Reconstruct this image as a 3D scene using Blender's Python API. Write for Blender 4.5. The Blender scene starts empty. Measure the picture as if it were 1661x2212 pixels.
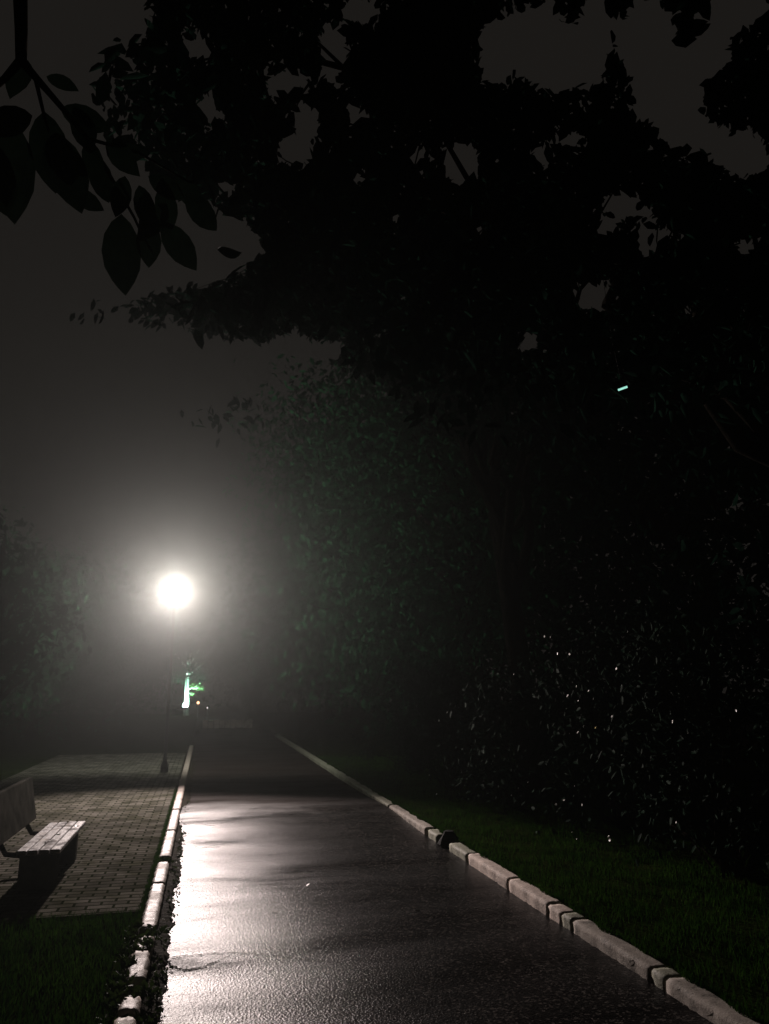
import bpy, math, random
import numpy as np
from mathutils import Vector, Matrix

random.seed(7)
rng = np.random.default_rng(11)
scene = bpy.context.scene
COL = scene.collection
R = math.radians

# ------------------------------------------------------------------ camera
CAM_H = 1.70
PITCH, YAW = R(12.97), R(12.75)
cam_d = bpy.data.cameras.new("camera")
cam = bpy.data.objects.new("camera", cam_d)
COL.objects.link(cam)
cam.location = (0, 0, CAM_H)
cam.rotation_euler = (R(90) + PITCH, 0, -YAW)
cam_d.sensor_fit = 'VERTICAL'
cam_d.sensor_height = 24.0
cam_d.lens = 24.0 * 1671.0 / 2212.0
cam_d.clip_start = 0.05
cam_d.clip_end = 1000
scene.camera = cam
scene.view_settings.view_transform = 'Standard'
scene.view_settings.look = 'None'
scene.view_settings.exposure = 3.0
scene.view_settings.gamma = 1.0
scene.cycles.use_denoising = True
scene.cycles.denoising_input_passes = 'RGB_ALBEDO'
scene.cycles.max_bounces = 5
scene.cycles.diffuse_bounces = 2
scene.cycles.glossy_bounces = 2
scene.cycles.transmission_bounces = 4
scene.cycles.sample_clamp_indirect = 4.0

# ------------------------------------------------------------------ night sky
w = bpy.data.worlds.new("World")
scene.world = w
w.use_nodes = True
bg = w.node_tree.nodes["Background"]
bg.inputs[0].default_value = (0.0128, 0.0114, 0.0101, 1)
bg.inputs[1].default_value = 0.10

# lamp figures, used by the lamp builders further down
LAMP_POS = Vector((-0.72, 17.0, 3.73))
LAMP_POWER = 620.0
HAZE_DENSITY = 0.00118

# ------------------------------------------------------------------ photo geometry helpers
Rm = cam.rotation_euler.to_matrix()
F = 1671.0
def ray(x, y):
    """direction for a point of the photograph, measured on its 1661 x 2212 view"""
    v = Rm @ Vector(((x - 830.5) / F, -(y - 1106) / F, -1.0))
    return v.normalized()
def at_z(x, y, z):
    d = ray(x, y); t = (z - CAM_H) / d.z
    return Vector((0, 0, CAM_H)) + d * t
def at_y(x, y, Y):
    d = ray(x, y); t = Y / d.y
    return Vector((0, 0, CAM_H)) + d * t
def at_d(x, y, t):
    return Vector((0, 0, CAM_H)) + ray(x, y) * t
RmN = np.array(Rm)
def proj(P):
    q = (P - np.array([0, 0, CAM_H])) @ RmN
    return 830.5 + F * q[:, 0] / -q[:, 2], 1106 - F * q[:, 1] / -q[:, 2], -q[:, 2]

# ------------------------------------------------------------------ object helpers
def tag(o, label=None, cat=None, group=None, kind=None):
    if label: o['label'] = label
    if cat: o['category'] = cat
    if group: o['group'] = group
    if kind: o['kind'] = kind
    return o
def empty(name, loc=(0, 0, 0)):
    o = bpy.data.objects.new(name, None)
    o.empty_display_size = 0.1
    COL.objects.link(o); o.location = loc
    return o
def obj(name, verts, faces, material, parent=None, loc=(0, 0, 0), smooth=False):
    me = bpy.data.meshes.new(name)
    me.from_pydata([tuple(v) for v in verts], [], faces)
    if smooth:
        me.polygons.foreach_set('use_smooth', [True] * len(me.polygons))
    me.materials.append(material)
    me.update()
    o = bpy.data.objects.new(name, me)
    COL.objects.link(o)
    o.location = loc
    if parent: o.parent = parent
    return o
def fast_obj(name, V, loops, sizes, material, parent=None, loc=(0, 0, 0)):
    me = bpy.data.meshes.new(name)
    me.vertices.add(len(V)); me.vertices.foreach_set('co', V.astype(np.float32).ravel())
    me.loops.add(len(loops)); me.loops.foreach_set('vertex_index', loops.astype(np.int32))
    me.polygons.add(len(sizes))
    starts = np.concatenate([[0], np.cumsum(sizes)[:-1]])
    me.polygons.foreach_set('loop_start', starts.astype(np.int32))
    me.polygons.foreach_set('loop_total', sizes.astype(np.int32))
    me.materials.append(material)
    me.update(calc_edges=True)
    o = bpy.data.objects.new(name, me)
    COL.objects.link(o); o.location = loc
    if parent: o.parent = parent
    return o
class MB:
    def __init__(s): s.v = []; s.f = []
    def box(s, c, d, rz=0, bev=0.0):
        """box with chamfered edges: centre c, full size d"""
        hx, hy, hz = d[0] / 2, d[1] / 2, d[2] / 2
        b = bev if bev > 0 else min(hx, hy, hz) * 0.12
        n = len(s.v); pts = []
        for sx in (-1, 1):
            for sy in (-1, 1):
                for sz in (-1, 1):
                    pts.append((sx * hx, sy * (hy - b), sz * (hz - b)))
                    pts.append((sx * (hx - b), sy * hy, sz * (hz - b)))
                    pts.append((sx * (hx - b), sy * (hy - b), sz * hz))
        ca, sa = math.cos(rz), math.sin(rz)
        s.v += [(c[0] + p[0] * ca - p[1] * sa, c[1] + p[0] * sa + p[1] * ca, c[2] + p[2]) for p in pts]
        def I(sx, sy, sz, k): return n + ((sx * 4 + sy * 2 + sz) * 3 + k)
        Fc = []
        for a in (0, 1):
            q = [I(a, 0, 0, 0), I(a, 1, 0, 0), I(a, 1, 1, 0), I(a, 0, 1, 0)]; Fc.append(q if a else q[::-1])
            q = [I(0, a, 0, 1), I(0, a, 1, 1), I(1, a, 1, 1), I(1, a, 0, 1)]; Fc.append(q if a else q[::-1])
            q = [I(0, 0, a, 2), I(1, 0, a, 2), I(1, 1, a, 2), I(0, 1, a, 2)]; Fc.append(q if a else q[::-1])
        for a in (0, 1):
            for b_ in (0, 1):
                Fc.append([I(a, b_, 0, 0), I(a, b_, 1, 0), I(a, b_, 1, 1), I(a, b_, 0, 1)])
                Fc.append([I(a, 0, b_, 0), I(a, 1, b_, 0), I(a, 1, b_, 2), I(a, 0, b_, 2)])
                Fc.append([I(0, a, b_, 1), I(1, a, b_, 1), I(1, a, b_, 2), I(0, a, b_, 2)])
                for c_ in (0, 1):
                    Fc.append([I(a, b_, c_, 0), I(a, b_, c_, 1), I(a, b_, c_, 2)])
        s.f += Fc
        return s
    def tube(s, pts, rad, seg=8, cap=True):
        pts = [Vector(p) for p in pts]
        n0 = len(s.v)
        u = None
        for i, p in enumerate(pts):
            d = (pts[min(i + 1, len(pts) - 1)] - pts[max(i - 1, 0)]).normalized()
            if u is None:
                u = d.orthogonal().normalized()
            else:
                u = (u - d * u.dot(d)).normalized()
            v = d.cross(u)
            r = rad[i] if hasattr(rad, '__len__') else rad
            for k in range(seg):
                a = 2 * math.pi * k / seg
                s.v.append(tuple(p + u * (r * math.cos(a)) + v * (r * math.sin(a))))
        for i in range(len(pts) - 1):
            for k in range(seg):
                a = n0 + i * seg + k; b = n0 + i * seg + (k + 1) % seg
                s.f.append([a, b, b + seg, a + seg])
        if cap:
            s.f.append([n0 + k for k in range(seg)][::-1])
            m = n0 + (len(pts) - 1) * seg
            s.f.append([m + k for k in range(seg)])
        return s
    def lathe(s, c, prof, seg=16):
        n0 = len(s.v)
        for (r, z) in prof:
            for k in range(seg):
                a = 2 * math.pi * k / seg
                s.v.append((c[0] + r * math.cos(a), c[1] + r * math.sin(a), c[2] + z))
        for i in range(len(prof) - 1):
            for k in range(seg):
                a = n0 + i * seg + k; b = n0 + i * seg + (k + 1) % seg
                s.f.append([a, b, b + seg, a + seg])
        s.f.append([n0 + k for k in range(seg)][::-1])
        m = n0 + (len(prof) - 1) * seg
        s.f.append([m + k for k in range(seg)])
        return s
    def build(s, name, m, parent=None, loc=(0, 0, 0), smooth=False):
        return obj(name, s.v, s.f, m, parent, loc, smooth)

# ------------------------------------------------------------------ materials
def new_mat(name):
    m = bpy.data.materials.new(name); m.use_nodes = True
    nt = m.node_tree
    return m, nt, nt.nodes, nt.links, nt.nodes["Principled BSDF"]
def noise(nt, scale, detail=4, vec=None, rough=0.55):
    n = nt.nodes.new('ShaderNodeTexNoise')
    n.inputs['Scale'].default_value = scale
    n.inputs['Detail'].default_value = detail
    n.inputs['Roughness'].default_value = rough
    if vec is not None: nt.links.new(vec, n.inputs['Vector'])
    return n
def ramp(nt, fac, stops):
    r = nt.nodes.new('ShaderNodeValToRGB')
    nt.links.new(fac, r.inputs[0])
    e = r.color_ramp.elements
    while len(e) < len(stops): e.new(0.5)
    for el, (p, c) in zip(e, stops):
        el.position = p
        el.color = (c[0], c[1], c[2], 1) if hasattr(c, '__len__') else (c, c, c, 1)
    return r
def coords(nt, scale=(1, 1, 1), kind='Object'):
    tc = nt.nodes.new('ShaderNodeTexCoord')
    mp = nt.nodes.new('ShaderNodeMapping')
    mp.inputs['Scale'].default_value = scale
    nt.links.new(tc.outputs[kind], mp.inputs[0])
    return mp.outputs[0]
def bump(nt, height, strength, dist, normal=None):
    b = nt.nodes.new('ShaderNodeBump')
    b.inputs['Strength'].default_value = strength
    b.inputs['Distance'].default_value = dist
    nt.links.new(height, b.inputs['Height'])
    if normal is not None: nt.links.new(normal, b.inputs['Normal'])
    return b.outputs[0]
def plain(name, c1, c2, scale=6, rough=(0.5, 0.8), bs=0.4, bd=0.01, bscale=60, spec=0.5, metal=0):
    m, nt, N, L, P = new_mat(name)
    v = coords(nt)
    n = noise(nt, scale, 6, v)
    r = ramp(nt, n.outputs[0], [(0.3, c1), (0.7, c2)])
    L.new(r.outputs[0], P.inputs['Base Color'])
    rr = ramp(nt, n.outputs[0], [(0.3, rough[0]), (0.7, rough[1])])
    L.new(rr.outputs[0], P.inputs['Roughness'])
    P.inputs['Specular IOR Level'].default_value = spec
    P.inputs['Metallic'].default_value = metal
    b = noise(nt, bscale, 6, v)
    L.new(bump(nt, b.outputs[0], bs, bd), P.inputs['Normal'])
    return m
def leaf_mat(name, c1, c2, rough=0.4, scale=3.0, trans=0.25, spec=0.5):
    m, nt, N, L, P = new_mat(name)
    v = coords(nt)
    n = noise(nt, scale, 3, v); n2 = noise(nt, scale * 9, 2, v)
    mx = N.new('ShaderNodeMath'); mx.operation = 'ADD'
    L.new(n.outputs[0], mx.inputs[0]); L.new(n2.outputs[0], mx.inputs[1])
    hf = N.new('ShaderNodeMath'); hf.operation = 'MULTIPLY'; hf.inputs[1].default_value = 0.5
    L.new(mx.outputs[0], hf.inputs[0])
    r = ramp(nt, hf.outputs[0], [(0.38, c1), (0.62, c2)])
    L.new(r.outputs[0], P.inputs['Base Color'])
    P.inputs['Roughness'].default_value = rough
    P.inputs['Specular IOR Level'].default_value = spec
    t = N.new('ShaderNodeBsdfTranslucent'); L.new(r.outputs[0], t.inputs[0])
    mixs = N.new('ShaderNodeMixShader'); mixs.inputs[0].default_value = trans
    L.new(P.outputs[0], mixs.inputs[1]); L.new(t.outputs[0], mixs.inputs[2])
    L.new(mixs.outputs[0], N['Material Output'].inputs['Surface'])
    return m
def emit(name, col, s):
    m, nt, N, L, P = new_mat(name)
    P.inputs['Base Color'].default_value = (0.8, 0.8, 0.8, 1)
    P.inputs['Emission Color'].default_value = (*col, 1)
    P.inputs['Emission Strength'].default_value = s
    return m

M_bark = plain('bark', (0.004, 0.004, 0.003), (0.014, 0.012, 0.010), 9, (0.95, 1.0), 0.9, 0.02, 35, 0.0)
M_leaf = leaf_mat('tree_leaf', (0.003, 0.009, 0.006), (0.007, 0.020, 0.013), 0.95, trans=0.04, spec=0.0)
M_bigleaf = leaf_mat('broad_leaf', (0.006, 0.013, 0.008), (0.012, 0.024, 0.014), 0.7, trans=0.1, spec=0.1)
M_litmidleaf = leaf_mat('lit_mid_leaf', (0.008, 0.030, 0.015), (0.020, 0.066, 0.031), 0.9, trans=0.15, spec=0.0)  # brighter leaf copy: lamplight on the mid trees put into the colour
M_shrub = leaf_mat('shrub_leaf', (0.004, 0.010, 0.007), (0.009, 0.024, 0.013), 0.6, 5, 0.0, 0.012)
M_grass = leaf_mat('grass_blade', (0.010, 0.034, 0.004), (0.032, 0.078, 0.010), 0.8, 2.5, 0.2, 0.0)
M_weed = leaf_mat('weed_leaf', (0.02, 0.04, 0.012), (0.05, 0.08, 0.02), 0.6, 8, 0.15, 0.2)
M_soil = plain('soil', (0.012, 0.010, 0.007), (0.035, 0.030, 0.020), 5, (0.85, 1.0), 0.8, 0.03, 30, 0.02)
M_turf = plain('turf', (0.006, 0.010, 0.003), (0.016, 0.024, 0.006), 4, (0.97, 1.0), 0.8, 0.03, 40, 0.0)
M_metal = plain('post_metal', (0.10, 0.10, 0.10), (0.16, 0.16, 0.155), 8, (0.4, 0.6), 0.2, 0.002, 60, 0.5, 0.4)
M_post = plain('dark_post_paint', (0.012, 0.013, 0.012), (0.022, 0.022, 0.02), 8, (0.75, 0.9), 0.2, 0.002, 60, 0.15)
M_dark = plain('black_rubber', (0.006, 0.006, 0.006), (0.012, 0.012, 0.012), 8, (0.8, 0.95), 0.3, 0.004, 60, 0.1)
M_litbark = plain('lit_bark', (0.14, 0.14, 0.12), (0.34, 0.34, 0.30), 5)  # bark lightened so the spotlit trunk reads as lit
M_litleaf = leaf_mat('lit_leaf', (0.06, 0.12, 0.03), (0.14, 0.22, 0.07), 0.6)  # brightened leaf copy for the tufts the spotlight catches
M_conc = plain('bench_concrete', (0.040, 0.041, 0.036), (0.085, 0.082, 0.072), 7, (0.9, 1.0), 0.6, 0.006, 70, 0.0)
M_petal = plain('petal', (0.70, 0.70, 0.64), (0.82, 0.82, 0.76), 12, (0.3, 0.5), 0.1, 0.001, 60)
M_petaly = plain('yellow_petal', (0.75, 0.62, 0.20), (0.85, 0.72, 0.28), 12, (0.3, 0.5), 0.1, 0.001, 60)

def asphalt():
    m, nt, N, L, P = new_mat('wet_asphalt')
    v = coords(nt)
    big = noise(nt, 0.7, 3, coords(nt, (1.0, 2.2, 1)))
    fine = noise(nt, 110, 3, v, 0.8)
    vor = N.new('ShaderNodeTexVoronoi'); vor.inputs['Scale'].default_value = 70
    L.new(v, vor.inputs['Vector'])
    col = ramp(nt, fine.outputs[0], [(0.35, (0.003, 0.003, 0.003)), (0.7, (0.014, 0.013, 0.013))])
    cell = N.new('ShaderNodeTexVoronoi'); cell.inputs['Scale'].default_value = 75
    L.new(v, cell.inputs['Vector'])
    sc = N.new('ShaderNodeSeparateColor'); L.new(cell.outputs['Color'], sc.inputs[0])
    glint = ramp(nt, sc.outputs[0], [(0.86, 0.0), (0.90, 1.0)])
    cm = N.new('ShaderNodeMix'); cm.data_type = 'RGBA'
    L.new(glint.outputs[0], cm.inputs['Factor']); L.new(col.outputs[0], cm.inputs['A'])
    cm.inputs['B'].default_value = (0.075, 0.068, 0.062, 1)  # pale cells painted in for the sparkle of the asphalt
    # redder, rougher and more even in tone farther along the road
    sep = N.new('ShaderNodeSeparateXYZ'); L.new(v, sep.inputs[0])
    wob = noise(nt, 0.9, 4, v)
    a = N.new('ShaderNodeMath'); a.operation = 'MULTIPLY_ADD'
    L.new(wob.outputs[0], a.inputs[0]); a.inputs[1].default_value = 3.0
    L.new(sep.outputs[1], a.inputs[2])
    mr = N.new('ShaderNodeMapRange')
    mr.inputs['From Min'].default_value = 12.6; mr.inputs['From Max'].default_value = 14.6
    L.new(a.outputs[0], mr.inputs['Value'])
    far_fac = mr.outputs[0]
    mc = N.new('ShaderNodeMix'); mc.data_type = 'RGBA'
    L.new(far_fac, mc.inputs['Factor']); L.new(cm.outputs['Result'], mc.inputs['A'])
    mc.inputs['B'].default_value = (0.016, 0.011, 0.009, 1)
    L.new(mc.outputs['Result'], P.inputs['Base Color'])
    rg = ramp(nt, big.outputs[0], [(0.22, 0.24), (0.5, 0.31), (0.80, 0.38)])
    mrg = N.new('ShaderNodeMix'); mrg.data_type = 'FLOAT'
    L.new(far_fac, mrg.inputs[0]); L.new(rg.outputs[0], mrg.inputs[2]); mrg.inputs[3].default_value = 0.92
    L.new(mrg.outputs[0], P.inputs['Roughness'])
    sp = N.new('ShaderNodeMapRange')
    L.new(far_fac, sp.inputs['Value']); sp.inputs['To Min'].default_value = 0.10; sp.inputs['To Max'].default_value = 0.15
    wet = noise(nt, 1.0, 5, coords(nt, (0.45, 1.5, 1)), 0.6)
    wr = ramp(nt, wet.outputs[0], [(0.38, 0.12), (0.50, 0.75), (0.62, 1.35)])
    sm = N.new('ShaderNodeMath'); sm.operation = 'MULTIPLY'
    L.new(sp.outputs[0], sm.inputs[0]); L.new(wr.outputs[0], sm.inputs[1])
    L.new(sm.outputs[0], P.inputs['Specular IOR Level'])
    n1 = bump(nt, vor.outputs['Distance'], 0.42, 0.006)
    n2 = bump(nt, fine.outputs[0], 0.45, 0.005, n1)
    L.new(n2, P.inputs['Normal'])
    return m
M_asphalt = asphalt()

def kerb_mat(name, c1, c2, rg):
    m, nt, N, L, P = new_mat(name)
    v = coords(nt)
    n = noise(nt, 5, 8, v, 0.65); f = noise(nt, 60, 5, v, 0.7)
    mix = N.new('ShaderNodeMath'); mix.operation = 'MULTIPLY_ADD'
    L.new(f.outputs[0], mix.inputs[0]); mix.inputs[1].default_value = 0.5
    L.new(n.outputs[0], mix.inputs[2])
    r = ramp(nt, mix.outputs[0], [(0.55, c1), (0.70, c2), (0.9, tuple(min(1, k * 1.25) for k in c2))])
    L.new(r.outputs[0], P.inputs['Base Color'])
    rr = ramp(nt, n.outputs[0], [(0.35, rg[0]), (0.65, rg[1])])
    L.new(rr.outputs[0], P.inputs['Roughness'])
    P.inputs['Specular IOR Level'].default_value = 0.22
    L.new(bump(nt, mix.outputs[0], 0.8, 0.010), P.inputs['Normal'])
    return m
M_kerb = kerb_mat('kerb_concrete', (0.13, 0.11, 0.09), (0.34, 0.29, 0.25), (0.42, 0.7))
M_kerb_r = kerb_mat('kerb_concrete_worn', (0.06, 0.057, 0.048), (0.27, 0.24, 0.21), (0.7, 0.9))
M_kerb_clean = kerb_mat('kerb_concrete_clean', (0.17, 0.145, 0.125), (0.50, 0.42, 0.37), (0.7, 0.9))
M_kerb_moss = kerb_mat('kerb_mossy', (0.07, 0.075, 0.05), (0.22, 0.22, 0.17), (0.6, 0.85))

def paving():
    m, nt, N, L, P = new_mat('brick_paving')
    v = coords(nt)
    br = N.new('ShaderNodeTexBrick')
    L.new(v, br.inputs['Vector'])
    br.inputs['Scale'].default_value = 1.0
    br.inputs['Brick Width'].default_value = 0.20
    br.inputs['Row Height'].default_value = 0.10
    br.inputs['Mortar Size'].default_value = 0.012
    br.inputs['Mortar Smooth'].default_value = 0.3
    br.inputs['Color1'].default_value = (0.075, 0.071, 0.062, 1)
    br.inputs['Color2'].default_value = (0.16, 0.15, 0.132, 1)
    br.inputs['Mortar'].default_value = (0.022, 0.026, 0.016, 1)
    n = noise(nt, 4, 6, v)
    mx = N.new('ShaderNodeMix'); mx.data_type = 'RGBA'; mx.blend_type = 'MULTIPLY'
    mx.inputs['Factor'].default_value = 0.8
    L.new(br.outputs['Color'], mx.inputs['A'])
    rr = ramp(nt, n.outputs[0], [(0.35, (0.35, 0.38, 0.28)), (0.65, (1, 1, 1))])
    L.new(rr.outputs[0], mx.inputs['B'])
    L.new(mx.outputs['Result'], P.inputs['Base Color'])
    P.inputs['Roughness'].default_value = 1.0
    P.inputs['Specular IOR Level'].default_value = 0.0
    b1 = bump(nt, br.outputs['Fac'], -0.8, 0.012)
    f = noise(nt, 60, 5, v)
    L.new(bump(nt, f.outputs[0], 0.5, 0.006, b1), P.inputs['Normal'])
    return m
M_pave = paving()

def plank_mat():
    m, nt, N, L, P = new_mat('wet_plank')
    v = coords(nt, (9, 2.4, 14))
    n = noise(nt, 2.0, 8, v, 0.7)
    r = ramp(nt, n.outputs[0], [(0.38, (0.008, 0.006, 0.004)), (0.52, (0.035, 0.026, 0.018)), (0.66, (0.16, 0.115, 0.08))])
    L.new(r.outputs[0], P.inputs['Base Color'])
    n2 = noise(nt, 5, 5, coords(nt, (1.5, 1, 1)))
    rr = ramp(nt, n2.outputs[0], [(0.40, 0.40), (0.62, 0.9)])
    L.new(rr.outputs[0], P.inputs['Roughness'])
    L.new(bump(nt, n.outputs[0], 0.5, 0.006), P.inputs['Normal'])
    return m
M_plank = plank_mat()

# ------------------------------------------------------------------ ground, road, paving
KL0, KL1 = -0.36, -0.25     # left kerb, outer and inner face
DIRT = -0.145                # where the clean asphalt starts
KR0, KR1 = 2.67, 2.81        # right kerb
GZ = 0.075                   # verge level
def grid(x0, x1, y0, y1, nx, ny, zf):
    xs = np.linspace(x0, x1, nx); ys = np.linspace(y0, y1, ny)
    X, Y = np.meshgrid(xs, ys)
    V = np.stack([X.ravel(), Y.ravel(), zf(X, Y).ravel()], 1)
    i = np.arange(ny - 1)[:, None] * nx + np.arange(nx - 1)[None, :]
    i = i.ravel()
    Q = np.stack([i, i + 1, i + nx + 1, i + nx], 1)
    return V, Q.ravel(), np.full(len(Q), 4)
def wav(X, Y, seed, amp, lx, ly, k=8):
    g = np.random.default_rng(seed); z = 0
    for _ in range(k):
        a, b, p = g.normal(), g.normal(), g.uniform(0, 6.28)
        z = z + np.sin(X * a * 2 * math.pi / lx + Y * b * 2 * math.pi / ly + p)
    return z * amp / k
def road_z(X, Y):
    z = wav(X, Y, 3, 0.012, 5.5, 2.2) + wav(X, Y, 5, 0.003, 2.5, 1.1)
    z = z + 0.05 * np.exp(-((Y - 11.6) / 1.3) ** 2)      # low hump across the lane
    z = z - 0.012 * np.clip((DIRT + 0.03 - X) / 0.1, 0, 1)
    return z
V, L_, S_ = grid(KL1 - 0.05, KR0 + 0.05, -3, 33.0, 58, 900, road_z)
tag(fast_obj('road', V, L_, S_, M_asphalt), kind='structure')
bpy.data.objects['road'].data.polygons.foreach_set('use_smooth', [True] * len(S_))

def base_z(X, Y): return -0.10 + 0 * X
V, L_, S_ = grid(-75, 75, -12, 110, 30, 30, base_z)
tag(fast_obj('ground', V, L_, S_, M_soil), kind='structure')
def verge_z(X, Y): return GZ + wav(X, Y, 9, 0.03, 2.0, 2.0) * np.clip((X - KR1) / 0.5, 0, 1)
V, L_, S_ = grid(KR1 - 0.01, 14, -3, 60, 90, 300, verge_z)
tag(fast_obj('right_verge', V, L_, S_, M_turf), kind='structure')
PAVE_Y = at_z(200, 1980, 0.08).y
def vergel_z(X, Y):
    under = (X > -3.6) & (Y > PAVE_Y)
    return np.where(under, 0.02, GZ - 0.01 + wav(X, Y, 19, 0.02, 2.0, 2.0) * np.clip((KL0 - X) / 0.5, 0, 1))
V, L_, S_ = grid(-14, KL0 + 0.01, -3, 60, 90, 400, vergel_z)
tag(fast_obj('left_verge', V, L_, S_, M_turf), kind='structure')
# brick paved strip beside the bench, with an uneven surface
def pave_z(X, Y): return 0.088 + wav(X, Y, 29, 0.012, 2.2, 2.2)
V, L_, S_ = grid(-3.55, KL0 - 0.035, PAVE_Y, 22, 60, 260, pave_z)
n = len(V)
fr = [i for i in range(60)]
V2 = V[:60].copy(); V2[:, 2] = -0.02
V = np.vstack([V, V2])
sk = np.array([[i + 1, i, n + i, n + i + 1] for i in range(59)])
tag(fast_obj('pavement', V, np.concatenate([L_, sk.ravel()]), np.concatenate([S_, np.full(59, 4)]), M_pave), kind='structure')
# soil packed along the foot of the left kerb
def dirt_z(X, Y):
    e = DIRT - 0.01 + wav(0 * X, Y, 61, 0.05, 1, 1.2) + wav(0 * X, Y, 62, 0.03, 1, 0.3) + wav(0 * X, Y, 63, 0.02, 1, 0.09)
    t = np.clip((X - KL1) / (e - KL1), 0, 1.25)
    return 0.030 * (1 - t) + 0.004 + wav(X, Y, 41, 0.012, 0.2, 0.3) - 0.03 * np.clip(t - 1, 0, 1) * 4
V, L_, S_ = grid(KL1 - 0.015, DIRT + 0.06, 1, 20, 12, 700, dirt_z)
tag(fast_obj('gutter_soil', V, L_, S_, M_soil), kind='structure')
# soil bed under and behind the left kerb
mb = MB(); mb.box((KL0 - 0.01, 12, 0.0), (0.075, 26, 0.13))
tag(mb.build('soil_bed', M_soil), kind='structure')

# cracks in the asphalt: shallow dark furrows traced where the photograph shows them
def crack(pts, wid):
    P = [at_z(x, y, 0.0) for x, y in pts]
    Q = []
    for a, b in zip(P[:-1], P[1:]):
        for k in range(10):
            t = k / 10
            q = a.lerp(b, t); q.x += random.uniform(-1, 1) * .006; q.y += random.uniform(-1, 1) * .012
            Q.append(q)
    Q.append(P[-1])
    mb = MB()
    for i, q in enumerate(Q):
        wd = wid * random.uniform(0.5, 1.3) * (1 - 0.8 * i / len(Q))
        z = float(road_z(np.array(q.x), np.array(q.y))) + 0.004
        mb.v.append((q.x, q.y - wd, z)); mb.v.append((q.x, q.y + wd, z))
        if i: k = 2 * i; mb.f.append([k - 2, k, k + 1, k - 1])
    o = mb.build('road_crack', M_soil); tag(o, kind='structure')
crack([(372, 2068), (410, 2066), (450, 2062), (505, 2059), (560, 2062), (640, 2070), (760, 2080)], 0.009)
crack([(372, 2090), (400, 2098), (440, 2090), (470, 2076), (500, 2063)], 0.014)

# ------------------------------------------------------------------ kerb stones
def stone(x0, x1, y0, y1, z1, m, name='kerb_stone', rough=0.006, seed=0, tilt=0.0):
    g = random.Random(seed)
    nx, ny, nz = 6, max(4, int((y1 - y0) / 0.045)), 5
    z0 = -0.08
    P = {}; V = []; Fc = []
    def key(i, j, k):
        if (i, j, k) in P: return P[(i, j, k)]
        x = x0 + (x1 - x0) * i / nx; y = y0 + (y1 - y0) * j / ny; z = z0 + (z1 - z0) * k / nz
        # worn, rounded arrises
        ex = min(i, nx - i) / nx; ey = min(j, ny - j) / ny * (y1 - y0) / (x1 - x0)
        if k == nz:
            if i in (0, nx): z -= 0.013
            if j in (0, ny): z -= 0.003
        if i in (0, nx) and j in (0, ny): x += 0.005 * (1 if i == 0 else -1)
        n1 = math.sin(y * 13 + seed) * math.sin(y * 37 + x * 20 + seed * 2) + 0.6 * math.sin(y * 71 + z * 50 + seed)
        edge = 1.0 if i in (0, nx) else 0.4
        x += rough * n1 * edge * (1 if i == 0 else 0.4) + g.uniform(-1, 1) * rough * 0.5
        y += g.uniform(-1, 1) * rough * (0.8 if 0 < j < ny else 0.1)
        z += (g.uniform(-1, 1) * rough * 0.35 if k == nz else 0) + tilt * (j / ny - 0.5)
        P[(i, j, k)] = len(V); V.append((x - (x0 + x1) / 2, y - (y0 + y1) / 2, z))
        return P[(i, j, k)]
    for i in range(nx):
        for j in range(ny):
            Fc.append([key(i, j, nz), key(i + 1, j, nz), key(i + 1, j + 1, nz), key(i, j + 1, nz)])
    for j in range(ny):
        for k in range(nz):
            Fc.append([key(nx, j, k), key(nx, j + 1, k), key(nx, j + 1, k + 1), key(nx, j, k + 1)])
            Fc.append([key(0, j + 1, k), key(0, j, k), key(0, j, k + 1), key(0, j + 1, k + 1)])
    for i in range(nx):
        for k in range(nz):
            Fc.append([key(i, 0, k), key(i + 1, 0, k), key(i + 1, 0, k + 1), key(i, 0, k + 1)])
            Fc.append([key(i + 1, ny, k), key(i, ny, k), key(i, ny, k + 1), key(i + 1, ny, k + 1)])
    return obj(name, V, Fc, m, loc=((x0 + x1) / 2, (y0 + y1) / 2, 0), smooth=True)

KZ = 0.105
KRZ = 0.085
def ly(y):   # distance along the left kerb for a row of the photograph
    return at_z(340, y, KZ).y
LG = 'kerb stones along the left edge of the road'
left = [ # near row, far row, label
    (2330, 2192, 'jagged pale kerb stone at the bottom edge of the photo, left of the road'),
    (2181, 2143, 'short broken kerb stub on the left, between two weedy gaps'),
    (2108, 2053, 'rounded pale kerb stone on the left, just beyond the weed-filled gap'),
    (2046, 2004, 'broken left kerb stone half covered by dark weeds'),
    (2002, 1908, 'long bright left kerb stone beside the front edge of the brick paving'),
    (1906, 1862, 'bright left kerb stone with a notch at its far end'),
    (1850, 1795, 'left kerb stone level with the far end of the bench seat'),
    (1793, 1750, 'last left kerb stone that still shows clearly, greyish and fading into the glow'),
]
for i, (a, b, lab) in enumerate(left):
    o = stone(KL0, KL1, ly(a), ly(b) - 0.003, KZ - (0.02 if i == 3 else 0), M_kerb, seed=i + 1,
              rough=0.014 if i < 4 else 0.006, tilt=(0.012, -0.02, 0.015, -0.02, 0, 0, 0, 0)[i])
    tag(o, lab, 'kerb stone', LG)
y = ly(1748)
k = 0
while y < 24:
    o = stone(KL0, KL1, y, y + 0.985, KZ, M_kerb, seed=20 + k, rough=0.005)
    tag(o, 'dim left kerb stone lost in the glow beneath the bright lamp', 'kerb stone', 'far left kerb stones lost in the glow')
    y += 1.0; k += 1
XR = (KR0 + KR1) / 2
def ry(x):   # distance along the right kerb for a column of the photograph
    lo, hi = 1.0, 60.0
    for _ in range(50):
        mid = (lo + hi) / 2
        px = proj(np.array([[XR, mid, KZ]]))[0][0]
        if px > x: lo = mid
        else: hi = mid
    return lo
RG = 'kerb stones along the right edge of the road'
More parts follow.
